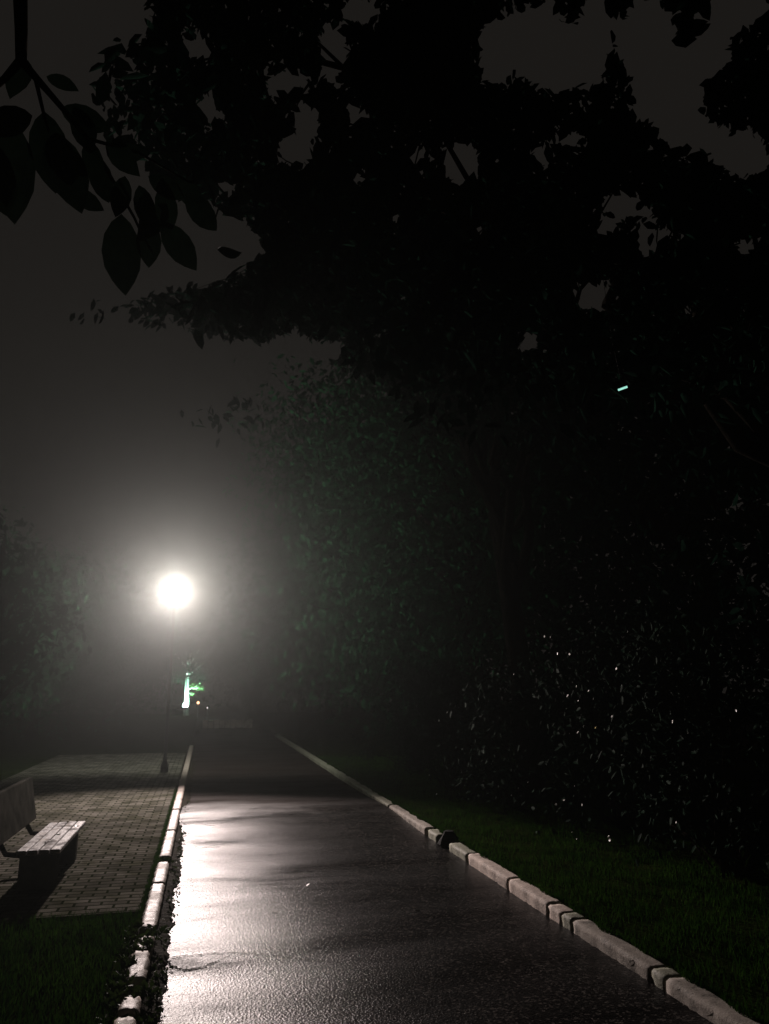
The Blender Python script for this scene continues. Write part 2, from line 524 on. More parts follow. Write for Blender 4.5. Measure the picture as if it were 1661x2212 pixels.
right = [
    (1900, 1462, M_kerb_r, 'dim worn kerb stone running out of the bottom right corner'),
    (1458, 1428, M_kerb_moss, 'short dark mossy kerb piece between the two longest right kerb stones'),
    (1425, 1256, M_kerb_r, 'long grey right kerb stone, second from the bottom right corner'),
    (1252, 1232, M_kerb_moss, 'small dark mossy kerb piece next to the small pale yellowish one'),
    (1230, 1202, M_kerb_clean, 'small pale yellowish kerb piece in the right kerb'),
    (1200, 1115, M_kerb_clean, 'pinkish right kerb stone between the small yellowish piece and the brightest stone'),
    (1112, 1025, M_kerb_clean, 'brightest stone of the right kerb, pinkish and clean'),
    (1022, 984, M_kerb_moss, 'mossy broken right kerb piece on the near side of the black gap'),
    (956, 936, M_kerb_moss, 'stubby right kerb piece on the far side of the black gap'),
    (930, 850, M_kerb_r, 'brownish worn right kerb stone beyond the black gap'),
]
for i, (a, b, m, lab) in enumerate(right):
    o = stone(KR0, KR1, ry(a), ry(b) + 0.003, KRZ + (0.008 if i in (5, 6) else 0), m, seed=50 + i, rough=0.006)
    tag(o, lab, 'kerb stone', RG)
y = ry(848); k = 0
while y < 30:
    o = stone(KR0, KR1, y, y + 1.003, KRZ, M_kerb_moss, seed=80 + k, rough=0.006)
    tag(o, 'dim mossy right kerb stone farther off beside the dark grass', 'kerb stone', 'far right kerb stones sunk in the grass')
    y += 1.0; k += 1
# black lump wedged in the gap
yg = (ry(984) + ry(956)) / 2
mb = MB()
mb.lathe((0, 0, 0), [(0.10, -0.05), (0.115, 0.03), (0.10, 0.10), (0.05, 0.165), (0.01, 0.175)], 9)
mb.v = [(v[0] * (1 + 0.18 * math.sin(v[2] * 40 + v[1] * 20)), v[1] * (1.05 + 0.2 * math.sin(v[0] * 30)), v[2]) for v in mb.v]
tag(mb.build('rock', M_dark, loc=(XR, yg, 0.0)), 'black lump of rock wedged in the gap of the right kerb', 'rock')

# ------------------------------------------------------------------ leaves
def unit(v): return v / np.maximum(np.linalg.norm(v, axis=1, keepdims=True), 1e-9)
_hw = [(.10, .12, .02), (.25, .21, .04), (.45, .25, .05), (.65, .225, .04), (.82, .14, .01), (.93, .06, -.02)]
T_BIG = (np.array([[0, 0, 0]] + [[u, w_, z] for u, w_, z in _hw] + [[1, 0, -.06]] + [[u, -w_, z] for u, w_, z in _hw[::-1]] + [[u, 0, z - .04] for u, w_, z in _hw]),
         [[0, 14, 1], [0, 13, 14]] + [[1 + k, 14 + k, 15 + k, 2 + k] for k in range(5)] + [[13 - k, 12 - k, 15 + k, 14 + k] for k in range(5)] + [[6, 19, 7], [19, 8, 7]])
T_MID = (np.array([[0, 0, 0], [.35, .24, .05], [.75, .17, .03], [1, 0, -.05], [.75, -.17, .03], [.35, -.24, .05]]),
         [[0, 3, 2, 1], [0, 5, 4, 3]])
def leaf_mesh(name, P, size, d, m, parent, T=T_MID, loc=(0, 0, 0), nrm=None):
    P = np.asarray(P, float); N = len(P)
    d = unit(d)
    if nrm is None:
        nrm = rng.normal(size=(N, 3)) + np.array([0, 0, 1.2])
    s = unit(np.cross(nrm, d)); n = np.cross(d, s)
    t, faces = T
    k = len(t)
    W = (P[:, None, :] + size[:, None, None] * (t[None, :, 0:1] * d[:, None, :] + t[None, :, 1:2] * s[:, None, :] + t[None, :, 2:3] * n[:, None, :]))
    V = W.reshape(-1, 3) - np.array(loc)
    fl = np.concatenate([np.array(f) for f in faces]); sz = np.array([len(f) for f in faces])
    loops = (np.arange(N)[:, None] * k + fl[None, :]).ravel()
    return fast_obj(name, V, loops, np.tile(sz, N), m, parent, loc)
def droop(N, a=0.6):
    return rng.normal(size=(N, 3)) + np.array([0, 0, -a])

# ------------------------------------------------------------------ trees
# the big tree on the right that roofs the lane: its crown is filled cluster by cluster,
# leaving the openings where the photograph shows sky
POLY = [(330, -60), (318, 55), (235, 85), (200, 120), (198, 190), (220, 260), (235, 330), (330, 360), (345, 400), (430, 440), (545, 485), (560, 560),
        (505, 600), (410, 608), (330, 640), (240, 652), (135, 658), (160, 688), (260, 690), (330, 700), (430, 722), (500, 725),
        (560, 716), (660, 724), (700, 760), (760, 800), (830, 830), (900, 930), (1700, 1100), (1760, -60)]
GAPS = [(425, 105, 34, 20), (720, 110, 22, 60), (785, 20, 40, 20), (1075, 110, 36, 75), (1160, 95, 60, 75), (1215, 130, 85, 65), (1290, 60, 25, 80), (1400, 90, 55, 90),
        (1440, 190, 75, 80), (1490, 290, 60, 40), (1600, 330, 55, 45), (1600, 15, 70, 35), (1540, 110, 30, 60), (620, 180, 50, 18), (660, 260, 30, 30), (640, 320, 35, 25), (990, 330, 40, 22),
        (900, 340, 25, 16), (1000, 370, 28, 22), (1345, 440, 34, 24), (1310, 490, 22, 16), (1400, 470, 14, 14), (1230, 300, 24, 14), (1285, 640, 42, 26), (1390, 520, 30, 16),
        (1440, 510, 26, 12), (1140, 735, 18, 18), (770, 385, 16, 14), (765, 250, 14, 22), (490, 410, 16, 10), (450, 230, 14, 30), (1620, 530, 30, 14), (1500, 668, 14, 14),
        (500, 530, 60, 42), (470, 575, 40, 18), (345, 612, 22, 14), (860, 475, 8, 10), (1025, 497, 12, 7), (1175, 340, 26, 16), (1265, 235, 14, 10), (720, 755, 30, 12), (640, 745, 40, 12)]
def inside(px, py, poly):
    r = np.zeros(len(px), bool); n = len(poly); j = n - 1
    for i in range(n):
        xi, yi = poly[i]; xj, yj = poly[j]
        c = ((yi > py) != (yj > py)) & (px < (xj - xi) * (py - yi) / ((yj - yi) or 1e-9) + xi)
        r ^= c; j = i
    return r
def gap_free(P, grow=16):
    px, py, dz = proj(P)
    ok = np.ones(len(P), bool)
    j = rng.normal(0, 9, (2, len(P))) if len(P) > 60 else np.zeros((2, len(P)))
    for gx, gy, a, b in GAPS:
        ok &= (((px - gx + j[0]) / (a + grow)) ** 2 + ((py - gy + j[1]) / (b + grow)) ** 2 > 1) | (dz < 0)
    return ok
def open_mask(P, grow=0.0):
    """True where a leaf belongs in the crown outline and not in one of its openings"""
    px, py, dz = proj(P)
    if len(P) > 60: px = px + rng.normal(0, 8, len(P)); py = py + rng.normal(0, 8, len(P))
    wob = 10 * np.sin(px / 23.0 + py / 17.0) + 8 * np.sin(py / 11.0 - px / 31.0)
    ok = inside(px + wob * .6, py + wob, POLY)
    for gx, gy, a, b in GAPS:
        ok &= (((px - gx + wob * .4) / (a + grow)) ** 2 + ((py - gy + wob * .4) / (b + grow)) ** 2) > 1
    sprig = (((px - 470) / 125) ** 2 + ((py - 905 - wob) / 42) ** 2 < 1) & (dz > 9)
    return (ok | sprig) & (dz > 0.5)

def branch_path(a, b, sag=0.12, n=7, wob=0.05):
    a = Vector(a); b = Vector(b); Ln = (b - a).length
    out = []
    for i in range(n):
        t = i / (n - 1)
        p = a.lerp(b, t); p.z += Ln * sag * math.sin(math.pi * t)
        if 0 < i < n - 1:
            p += Vector((random.uniform(-1, 1), random.uniform(-1, 1), random.uniform(-1, 1))) * wob * Ln
        out.append(p)
    return out
def tree(name, label, x, y, h_trunk, top, rad, trunk_r, nclu, per, leaf, m=M_leaf, squash=1.0, cat='tree', group=None, low=None, z0=GZ, cl_r=0.42, bark=None):
    root = empty(name, (x, y, 0))
    low = h_trunk * 0.8 if low is None else low
    mb = MB()
    lean = (random.uniform(-.04, .04) * top, random.uniform(-.04, .04) * top)
    tp = [Vector((lean[0] * t + random.uniform(-.02, .02), lean[1] * t, z0 - 0.15 + (top * 0.86) * t)) for t in np.linspace(0, 1, 9)]
    rr = [trunk_r * (1.35 if i == 0 else 1 - 0.85 * i / 8) for i in range(9)]
    mb.tube(tp, rr, 10)
    cen = Vector((0, 0, (low + top) / 2)); half = (top - low) / 2
    cl = []
    tries = 0
    while len(cl) < nclu:
        q = Vector((random.gauss(0, 1), random.gauss(0, 1), random.gauss(0, 1))).normalized()
        q *= random.uniform(0.45, 1.0)
        q = Vector((q.x * rad, q.y * rad * squash, q.z * half)) + cen
        q += Vector((lean[0], lean[1], 0)) * 0.6
        cl.append(q)
    for q in cl[:: max(1, nclu // 26)]:
        tz = max(low * 0.7, q.z - random.uniform(0.25, 0.5) * rad)
        t = min(0.95, max(0.15, tz / (top * 0.86)))
        a = tp[int(t * 8)]
        mb.tube(branch_path(a, q, 0.06, 6, 0.04), [trunk_r * 0.38 * (1 - 0.85 * i / 5) for i in range(6)], 6)
    mb.build('trunk', bark or M_bark, root, smooth=True)
    P = []; S = []
    for q in cl:
        s = cl_r * random.uniform(0.7, 1.4) * rad / 2.2
        n_ = int(per * random.uniform(0.6, 1.4))
        P.append(np.array(q) + np.clip(rng.normal(size=(n_, 3)), -1.7, 1.7) * s * np.array([1, 1, 0.6]))
    P = np.vstack(P)
    keep = (P[:, 2] > 0.25) & gap_free(P + np.array([x, y, 0]))
    P = P[keep]
    leaf_mesh('crown', P, leaf * rng.uniform(0.6, 1.3, len(P)), droop(len(P)), m, root)
    tag(root, label, cat, group)
    return root

def canopy(name, label, base, trunk_top, trunk_r, xr, yr, dr, ncl, per, leaf, seed):
    root = empty(name, (base[0], base[1], 0))
    B = Vector((base[0], base[1], 0))
    g = random.Random(seed)
    cl = []
    while len(cl) < ncl:
        x = g.uniform(*xr); y = g.uniform(*yr)
        q = at_d(x, y, g.uniform(*dr))
        if q.z > 9.5 or q.z < 2.3: continue
        if (q - Vector((base[0], base[1], q.z))).length > 8.8: continue
        if open_mask(np.array([q]), 6)[0] and not (y > 850 and x < 600 and g.random() < .6): cl.append(q)
    mb = MB()
    tp = []
    for i in range(7):
        t = i / 6
        tp.append(Vector((-0.5 * t * t, 0.1 * math.sin(t * 4), -0.1 + trunk_top * t)))
    mb.tube(tp, [trunk_r * (1.4, 1.05, 1, .94, .88, .8, .62)[i] for i in range(7)], 12)
    # main limbs, then finer branches to the clusters
    mains = []
    for k in range(9):
        q = cl[g.randrange(len(cl))] - B
        p = branch_path(tp[4 + k % 3], q, 0.07, 8, 0.05)
        mains += p[2:]
        mb.tube(p, [trunk_r * 0.5 * (1 - 0.9 * i / 7) for i in range(8)], 7)
    for q in cl[::3]:
        q = q - B
        if not gap_free(np.array([q + B]), 30).all(): continue
        a = min(mains, key=lambda v: (v - q).length)
        bp = branch_path(a, q, 0.06, 8, 0.025)
        if not gap_free(np.array([tuple(v + B) for v in bp]), 4).all(): continue
        mb.tube(bp, [0.014, 0.012, 0.010, 0.008, 0.007, 0.005, 0.004, 0.002], 5)
    mb.build('trunk', M_bark, root, smooth=True)
    P = []
    for q in cl:
        n_ = int(per * g.uniform(0.6, 1.5)); s = g.uniform(0.16, 0.42)
        P.append(np.array(q) + rng.normal(size=(n_, 3)) * s * np.array([1, 1, 0.55]))
    P = np.vstack(P)
    P = P[P[:, 2] > 2.1]
    S_ = leaf * rng.uniform(0.6, 1.25, len(P)); D_ = unit(droop(len(P), 0.8))
    k_ = open_mask(P, 5) & open_mask(P + D_ * S_[:, None] * .55, 5) & gap_free(P + D_ * S_[:, None], 4)
    leaf_mesh('crown', P[k_] - np.array([base[0], base[1], 0]), S_[k_], D_[k_], M_leaf, root)
    tag(root, label, 'tree')
canopy('spreading_tree', 'huge dark spreading tree whose crown roofs the lane across the top of the photo',
       (6.7, 6.3), 4.2, 0.22, (330, 1740), (-40, 820), (4.4, 8.5), 800, 34, 0.125, 5)
canopy('leaning_tree', 'dark tree behind the largest one, its leafy edge hanging right above the lamp',
       (4.9, 11.5), 4.6, 0.18, (140, 1700), (380, 1080), (9.0, 13.0), 620, 34, 0.15, 6)

# ---- near tree on the left whose drooping broad leaves hang into the top left corner
root = empty('broadleaf_tree', (-2.3, 1.1, 0))
B = Vector((-2.3, 1.1, 0))
mb = MB()
mb.tube([(0, 0, -.1), (0.03, 0, 1.2), (0.0, 0.05, 2.4), (0.1, 0.1, 3.4), (0.2, .1, 4.4)], [0.13, 0.10, 0.09, 0.075, 0.04], 10)
tw = lambda x, y, d: at_d(x, y, d) - B
fork = tw(45, 130, 2.8)
mb.tube([(0.1, 0.1, 3.4), tw(0, -420, 2.6), tw(35, -180, 2.7), tw(42, -40, 2.75), tw(45, 60, 2.8), fork], [0.05, 0.035, 0.026, 0.020, 0.018, 0.016], 7)
mb.tube([fork, tw(10, 170, 2.8), tw(-60, 230, 2.8)], [0.013, 0.010, 0.006], 6)
mb.tube([fork, tw(75, 165, 2.8), tw(110, 205, 2.8), tw(140, 240, 2.8), tw(190, 300, 2.85), tw(250, 400, 2.9), tw(290, 470, 2.9), tw(330, 560, 3.0)],
        [0.014, 0.012, 0.010, 0.009, 0.008, 0.006, 0.005, 0.003], 6)
mb.tube([tw(75, 165, 2.8), tw(95, 250, 2.75), tw(110, 300, 2.75)], [0.007, 0.005, 0.003], 5)
mb.tube([tw(190, 300, 2.85), tw(300, 330, 2.9), tw(420, 400, 3.0)], [0.006, 0.005, 0.003], 5)
mb.build('trunk', M_bark, root, smooth=True)
LEAVES = [ # base x, y, tip x, y, width factor
    (20, 255, 28, 485, 1.15), (70, 250, -50, 275, .9), (-20, 300, 10, 470, 1.2),
    (108, 280, 178, 462, 1.0), (95, 240, 120, 420, 1.0), (130, 300, 155, 440, 0.9), (150, 410, 225, 455, 0.8), (60, 130, 20, 210, .6),
    (262, 462, 268, 640, 1.0), (320, 470, 322, 580, .95), (350, 480, 425, 585, .95), (300, 400, 330, 500, .8), (270, 380, 250, 470, .8),
    (130, 235, 240, 280, .8), (100, 165, 170, 195, .5), (190, 300, 215, 400, .7), (160, 230, 200, 330, .8), (470, 540, 520, 548, .9),
    (380, 380, 440, 460, .8), (400, 420, 470, 500, .8), (320, 380, 400, 430, .9), (350, 400, 370, 500, .9), (230, 300, 300, 380, .9), (190, 330, 240, 440, .6),
    (240, 330, 320, 330, .8), (360, 440, 300, 520, .7)]
P = []; D = []; S = []; Nn = []; Wf = []
view = ray(250, 400)
for (x0, y0, x1, y1, wf) in LEAVES:
    dd = 2.8 + random.uniform(-.12, .2)
    a = at_d(x0, y0, dd); b = at_d(x1, y1, dd + random.uniform(-.08, .08))
    P.append(a - B); D.append(b - a); S.append((b - a).length)
    Nn.append(-view + Vector((random.uniform(-.4, .4), random.uniform(-.4, .4), random.uniform(-.3, .4))))
# the rest of the same crown, above and to the left of the frame
for _ in range(900):
    q = Vector((-1.6 + random.gauss(0, .75), 1.7 + random.gauss(0, .7), 4.3 + random.gauss(0, .55)))
    px, py, dz = proj(np.array([q]))
    if dz[0] > 0.2 and -140 < px[0] < 1800 and py[0] > -140: continue
    P.append(q - B); D.append(Vector((random.gauss(0, 1), random.gauss(0, 1), -1))); S.append(random.uniform(.10, .2))
    Nn.append(Vector((random.gauss(0, 1), random.gauss(0, 1), 1)))
leaf_mesh('crown', np.array([tuple(p) for p in P]), np.array(S), np.array([tuple(p) for p in D]), M_bigleaf, root, T_BIG,
          nrm=np.array([tuple(p) for p in Nn]))
tag(root, 'near tree with broad drooping leaves on a bare twig in the top left corner', 'tree')

# ---- trees along both sides
TG = 'trees lining the lane'
tree('broad_tree', 'dense tree on the right beyond the kerb gap, dark green and close to the lane', 6.0, 16.8, 2.6, 11.5, 3.9, 0.2, 200, 120, 0.20, m=M_litmidleaf, group=TG, low=0.6, cl_r=.5)
tree('broad_tree', 'tree right of the lamp, its leaf edge faintly lit by the glow', 5.9, 24, 2.8, 13.0, 4.3, 0.2, 230, 120, 0.22, m=M_litmidleaf, group=TG, low=0.8, cl_r=.5)
tree('broad_tree', 'right-hand tree farther down the lane with a thin lit fringe over the road', 6.2, 33, 2.8, 12.5, 4.4, 0.2, 190, 110, 0.26, m=M_litmidleaf, group=TG, low=1.0, cl_r=.5)
tree('broad_tree', 'farthest tree of the right-hand row, just right of the distant lights', 6.6, 43, 2.8, 9.5, 4.2, 0.2, 110, 60, 0.32, group=TG, low=1.0, cl_r=.5)
tree('broad_tree', 'tall black tree filling the middle of the right edge', 8.6, 8.0, 2.5, 8.5, 3.2, 0.2, 130, 60, 0.2, group=TG, low=0.5, cl_r=.5)
tree('broad_tree', 'black tree second from the right edge, behind the flowering shrubs', 9.2, 13.0, 2.5, 9.5, 3.6, 0.2, 130, 60, 0.22, group=TG, low=0.4, cl_r=.5)
tree('broad_tree', 'black tree behind the row that lines the right side of the lane', 11.0, 20.0, 2.5, 10.5, 4.2, 0.2, 120, 60, 0.28, group=TG, low=0.4, cl_r=.5)
tree('young_tree', 'slender young tree standing just behind the bench', -2.75, 11.2, 1.9, 4.3, 0.95, 0.10, 46, 42, 0.12, cl_r=.5, low=1.5)
tree('broad_tree', 'dark tree at the left edge of the photo beyond the bench', -5.6, 19.5, 2.0, 5.9, 2.5, 0.16, 140, 130, 0.14, m=M_litmidleaf, group=TG, low=0.6, cl_r=.5)
tree('broad_tree', 'low left-hand tree between the left edge and the bright lamp', -5.6, 29, 2.2, 6.4, 3.0, 0.16, 150, 130, 0.18, m=M_litmidleaf, group=TG, low=0.5, cl_r=.5)
tree('broad_tree', 'left-hand tree swallowed by the glow around the lamp', -4.6, 41, 2.2, 6.6, 3.2, 0.16, 140, 120, 0.22, m=M_litmidleaf, group=TG, low=0.5, cl_r=.5)
FG = 'trees closing the far end of the lane'
for i, (x, y, t, lab) in enumerate([(-9, 66, 8.5, 'distant tree at the far end, left of the green spotlight'),
                                     (4.5, 68, 8.6, 'distant tree at the far end, above the small orange light'),
                                     (13, 64, 9.0, 'distant tree at the far end, right of the pale low wall'),
                                     (-20, 60, 9.0, 'distant tree at the far end, behind the left-hand trees')]):
    tree('distant_tree', lab, x, y, 3, t, 5.2, 0.25, 80, 55, 0.45, group=FG, low=0.6, cl_r=.5)

# ------------------------------------------------------------------ shrubs on the right with pale blossoms
def blossom_mesh(m, nm):
    mb = MB()
    mb.v.append((0, 0, 0.004))
    for k in range(5):
        a = 2 * math.pi * k / 5
        for da, r, z in ((-.42, .75, .05), (0, 1.0, .12), (.42, .75, .05)):
            mb.v.append((math.cos(a + da) * r, math.sin(a + da) * r, z))
        b = 1 + 3 * k
        mb.f += [[0, b, b + 1], [0, b + 1, b + 2]]
    me = bpy.data.meshes.new(nm); me.from_pydata(mb.v, [], mb.f); me.materials.append(m); return me
BW = blossom_mesh(M_petal, 'blossom'); BY = blossom_mesh(M_petaly, 'blossom')
shr = []
def shrub(label, x, y, r, h, nclu, per, leaf):
    root = empty('flowering_shrub', (x, y, 0))
    mb = MB()
    cl = []
    for _ in range(nclu):
        a = random.uniform(0, 6.28); e = random.uniform(0.1, 1.0); rr_ = r * math.sqrt(random.uniform(.1, 1)) * math.sin(math.acos(max(-1, min(1, e * .9))) * .9 + .25)
        cl.append(Vector((math.cos(a) * rr_, math.sin(a) * rr_, 0.2 + (h - .2) * e)))
    for q in cl[::2]:
        mb.tube(branch_path((random.uniform(-.08, .08), random.uniform(-.08, .08), 0.02), q, .05, 5, .04), [.016, .013, .01, .007, .004], 5)
    mb.build('stem', M_bark, root, smooth=True)
    P = np.vstack([np.array(q) + rng.normal(size=(int(per * random.uniform(.6, 1.5)), 3)) * r * 0.16 for q in cl])
    P = P[P[:, 2] > 0.12]
    leaf_mesh('foliage', P, leaf * rng.uniform(.6, 1.3, len(P)), droop(len(P), .2), M_shrub, root)
    tag(root, label, 'shrub', 'shrubs behind the right-hand grass strip')
    shr.append((root, x, y, r, h))
shrub('shrub dotted with white blossoms straight behind the near right grass', 4.7, 6.6, 1.0, 2.3, 70, 60, .085)
shrub('low blossoming shrub at the right edge of the photo', 5.3, 4.9, 0.95, 2.0, 60, 60, .08)
shrub('tall blossoming shrub, second beyond the one nearest the right edge', 4.9, 8.8, 1.1, 2.6, 70, 60, .09)
shrub('shrub with a few glints beside the black kerb gap', 4.3, 10.6, 0.9, 1.9, 60, 60, .09)
shrub('small shrub overhanging the grass beyond the black kerb gap', 4.1, 12.9, 0.9, 1.9, 60, 55, .10)
shrub('dark shrub at the narrowing far end of the right-hand grass', 4.2, 15.6, 1.1, 2.2, 60, 55, .11)
shrub('leafy shrub deep in the dark behind the blossoming ones', 7.0, 6.2, 1.3, 2.6, 70, 60, .10)
SP = [(715,575,0),(740,578,0),(820,650,0),(770,648,0),(1065,557,0),(1018,712,0),(1150,735,0),(900,805,0),(812,825,0),(857,847,0),(850,785,0),(1000,912,0),(1080,905,0),
      (1075,940,0),(880,955,0),(930,960,1),(1042,1014,1),(820,985,0),(855,980,0),(1067,1098,0),(1175,1090,0),(1205,932,0),(1255,935,0),(1523,888,0),(1497,928,0),(1320,980,0),
      (843,1203,0),(797,1265,0),(763,1283,0),(873,1285,0),(605,1215,0),(645,1190,0),(575,1245,0),(830,1400,0),(850,1430,0),(985,1418,0),(990,1435,0),(585,735,0),(305,895,0),(270,930,0),
      (225,940,0),(260,1240,0),(325,1260,0),(350,1250,0),(230,1160,0),(1655,1310,0),(1625,1360,0),(1270,1360,0),(1133,850,0),(920,840,0)]
for (zx, zy, yel) in SP:
    px, py = 810 + zx / 1.952, 1080 + zy / 1.952
    d = ray(px, py)
    # the shrub whose side this line of sight passes closest to
    best = None
    for s in shr[:6]:
        c = Vector((s[1], s[2], 0)); dh = Vector((d.x, d.y, 0)).normalized()
        t = c.dot(dh); off = (c - dh * t).length / s[3]
        if best is None or off < best[0]: best = (off, s, t)
    off, s, t = best
    tt = (t - s[3] * 0.95 * math.sqrt(max(0.05, 1 - min(off, 1) ** 2))) / math.hypot(d.x, d.y)
    q = Vector((0, 0, CAM_H)) + d * tt
    nn = ((LAMP_POS - q).normalized() + (Vector((0, 0, CAM_H)) - q).normalized() * 0.8 + Vector((random.uniform(-.3, .3), random.uniform(-.3, .3), random.uniform(-.3, .3)))).normalized()
    o = bpy.data.objects.new('blossom', BY if yel else BW); COL.objects.link(o)
    o.parent = s[0]; o.location = q - Vector((s[1], s[2], 0))
    o.rotation_euler = nn.to_track_quat('Z', 'Y').to_euler()
    sc = random.uniform(.012, .022) * (1.2 if yel else 1)
    o.scale = (sc, sc * random.uniform(.6, 1), sc)
    if yel: o['label'] = 'yellow blossom'

# ------------------------------------------------------------------ grass and weeds
def blades(name, X, Y, Z, hmin, hmax, wd, m):
    N = len(X)
    h = rng.uniform(hmin, hmax, N); a = rng.uniform(0, 6.28, N); b = rng.uniform(0, 6.28, N); ln = rng.uniform(.1, .6, N)
    wx, wy = np.cos(a) * wd, np.sin(a) * wd
    lx, ly_ = np.cos(b) * ln * h, np.sin(b) * ln * h
    V = np.empty((N, 5, 3))
    V[:, 0] = np.stack([X - wx, Y - wy, Z], 1); V[:, 1] = np.stack([X + wx, Y + wy, Z], 1)
    V[:, 2] = np.stack([X + wx * .7 + lx * .4, Y + wy * .7 + ly_ * .4, Z + h * .6], 1)
    V[:, 3] = np.stack([X - wx * .7 + lx * .4, Y - wy * .7 + ly_ * .4, Z + h * .6], 1)
    V[:, 4] = np.stack([X + lx, Y + ly_, Z + h], 1)
    lp = (np.arange(N)[:, None] * 5 + np.array([0, 1, 2, 3, 3, 2, 4])[None]).ravel()
    return fast_obj(name, V.reshape(-1, 3), lp, np.tile([4, 3], N), m)
def scatter(n, x0, x1, y0, y1, p=1.6):
    Y = y0 + (y1 - y0) * rng.uniform(0, 1, n) ** p
    return rng.uniform(x0, x1, n), Y
X, Y = scatter(90000, KR1 + 0.005, 5.6, 2.6, 20)
cl = np.sin(X * 7 + 2 * np.sin(Y * 3)) * np.sin(Y * 5 + X)
keep = rng.uniform(-1.3, 1, len(X)) < cl
X, Y = X[keep], Y[keep]
o = blades('grass', X, Y, verge_z(X, Y) - .005, .03, .085, .0035, M_grass); tag(o, 'short green grass on the strip along the right kerb', 'grass', kind='stuff')
X, Y = scatter(26000, -3.0, KL0 - 0.02, 2.6, PAVE_Y + .02, 1.0)
o = blades('grass', X, Y, vergel_z(X, Y) - .005, .03, .09, .003, M_grass); tag(o, 'dark grass in front of the brick paving at the bottom left', 'grass', kind='stuff')
# grass creeping over the back of the right kerb
n = 9000
Y = rng.uniform(3, 18, n); X = KR1 + np.abs(rng.normal(0, .03, n)) - .025 - .02 * (np.sin(Y * 5) + np.sin(Y * 13 + 1))
o = blades('grass', X, Y, KRZ - .012 + 0 * X, .02, .06, .003, M_grass); tag(o, 'ragged grass creeping over the back of the right kerb', 'grass', kind='stuff')
# grass growing in the joint between paving and kerb
n = 5000
Y = rng.uniform(PAVE_Y - .3, 14, n); X = rng.normal(KL0 - .02, .012, n)
o = blades('grass', X, Y, 0.06 + 0 * X, .02, .065, .003, M_grass); tag(o, 'fringe of grass in the joint between paving and left kerb', 'grass', kind='stuff')
# weeds in the gutter and in the gaps of the left kerb
Pw = []; Sw = []; Dw = []
def tuft(x, y, z, n, spread, size):
    for _ in range(n):
        Pw.append((x + random.gauss(0, spread), y + random.gauss(0, spread), z + random.uniform(0, .02)))
        Dw.append((random.gauss(0, 1), random.gauss(0, 1), random.uniform(.1, 1.3))); Sw.append(size * random.uniform(.5, 1.3))
y = 2.4
while y < 13:
    tuft(DIRT - random.uniform(-.01, .07), y, .01, random.randint(2, 6), .014, .020 + .0015 * y)
    y += random.uniform(.05, .16)
for (a, b, n) in ((2143, 2108, 16), (2192, 2181, 8), (2050, 2000, 15), (1862, 1850, 6)):
    for _ in range(n):
        yy = random.uniform(ly(a), ly(b))
        tuft(random.uniform(KL0 - .02, KL1 + .06), yy, .06 if n != 15 else .09, 7, .02, .045)
for _ in range(34):
    tuft(random.uniform(KL1, DIRT - .01), random.uniform(ly(2212), ly(2040)), .012, 7, .018, .032)
for _ in range(60):
    tuft(KL0 - random.uniform(0.0, .06), random.uniform(ly(2212), ly(1990)), .08, 6, .02, .045)
leaf_mesh('weeds', Pw, np.array(Sw), np.array(Dw), M_weed, None)
tag(bpy.data.objects['weeds'], 'ragged weeds growing in the gutter and gaps of the left kerb', 'weeds', kind='stuff')

# ------------------------------------------------------------------ bench
SZ = 0.42
bx0, bx1 = -1.435, -1.10
by0, by1 = 7.26, 8.72
ZT, ZB = 0.857, 0.45
root = empty('park_bench', ((bx0 + bx1) / 2, (by0 + by1) / 2, 0.088))
def rel(x, y, z): return (x - (bx0 + bx1) / 2, y - (by0 + by1) / 2, z - 0.088)
mb = MB()
wp = (bx1 - bx0 - .03) / 4
for k in range(4):
    mb.box(rel(bx0 + wp / 2 + k * (wp + .01), (by0 + by1) / 2 + random.uniform(-.008, .008), SZ - .02 + random.uniform(-.003, .003)), (wp, by1 - by0, .04), bev=.006)
mb.build('seat', M_plank, root)
BL0 = by0 - 0.35
mb = MB()
mb.box((0, 0, 0), (.055, by1 - BL0, ZT - ZB), bev=.010)
o = mb.build('backrest', M_conc, root); o.location = rel(-1.63, (by1 + BL0) / 2, (ZT + ZB) / 2); o.rotation_euler = (0, R(-11), 0)
for yy in (by0 + .22, by1 - .22):
    mb = MB()
    mb.box(rel((bx0 + bx1) / 2 - .02, yy, (SZ - .04 + .088) / 2), (.30, .12, SZ - .04 - .088 - .001), bev=.012)
    mb.build('leg', M_conc, root)
    mb = MB()
    mb.tube([rel(-1.40, yy, .34), rel(-1.56, yy, .36), rel(-1.62, yy, .46), rel(-1.66, yy, .60)], [.022] * 4, 8)
    mb.build('bracket', M_dark, root)
tag(root, 'weathered bench of wet planks with a grey slab backrest at the left edge', 'bench')
# fallen wet leaves on and around the seat
M_wet = leaf_mat('wet_leaf', (0.05, 0.042, 0.025), (0.11, 0.09, 0.055), 0.45, 6, 0.05, 0.25)
for lab, (px, py), z in (('fallen wet leaf on the near end of the bench seat', (95, 1818), SZ),
                         ('fallen wet leaf at the middle of the bench seat', (125, 1800), SZ),
                         ('fallen wet leaf at the far corner of the bench seat', (165, 1786), SZ)):
    q = at_z(px, py, z + .004)
    o = leaf_mesh('fallen_leaf', np.array([[0, 0, 0.]]), np.array([.07]), np.array([[random.gauss(0, 1), random.gauss(0, 1), 0.05]]), M_wet, None, T_BIG, nrm=np.array([[0.05, 0, 1.]]))
    o.location = q; tag(o, lab, 'leaf', 'fallen leaves on the bench')

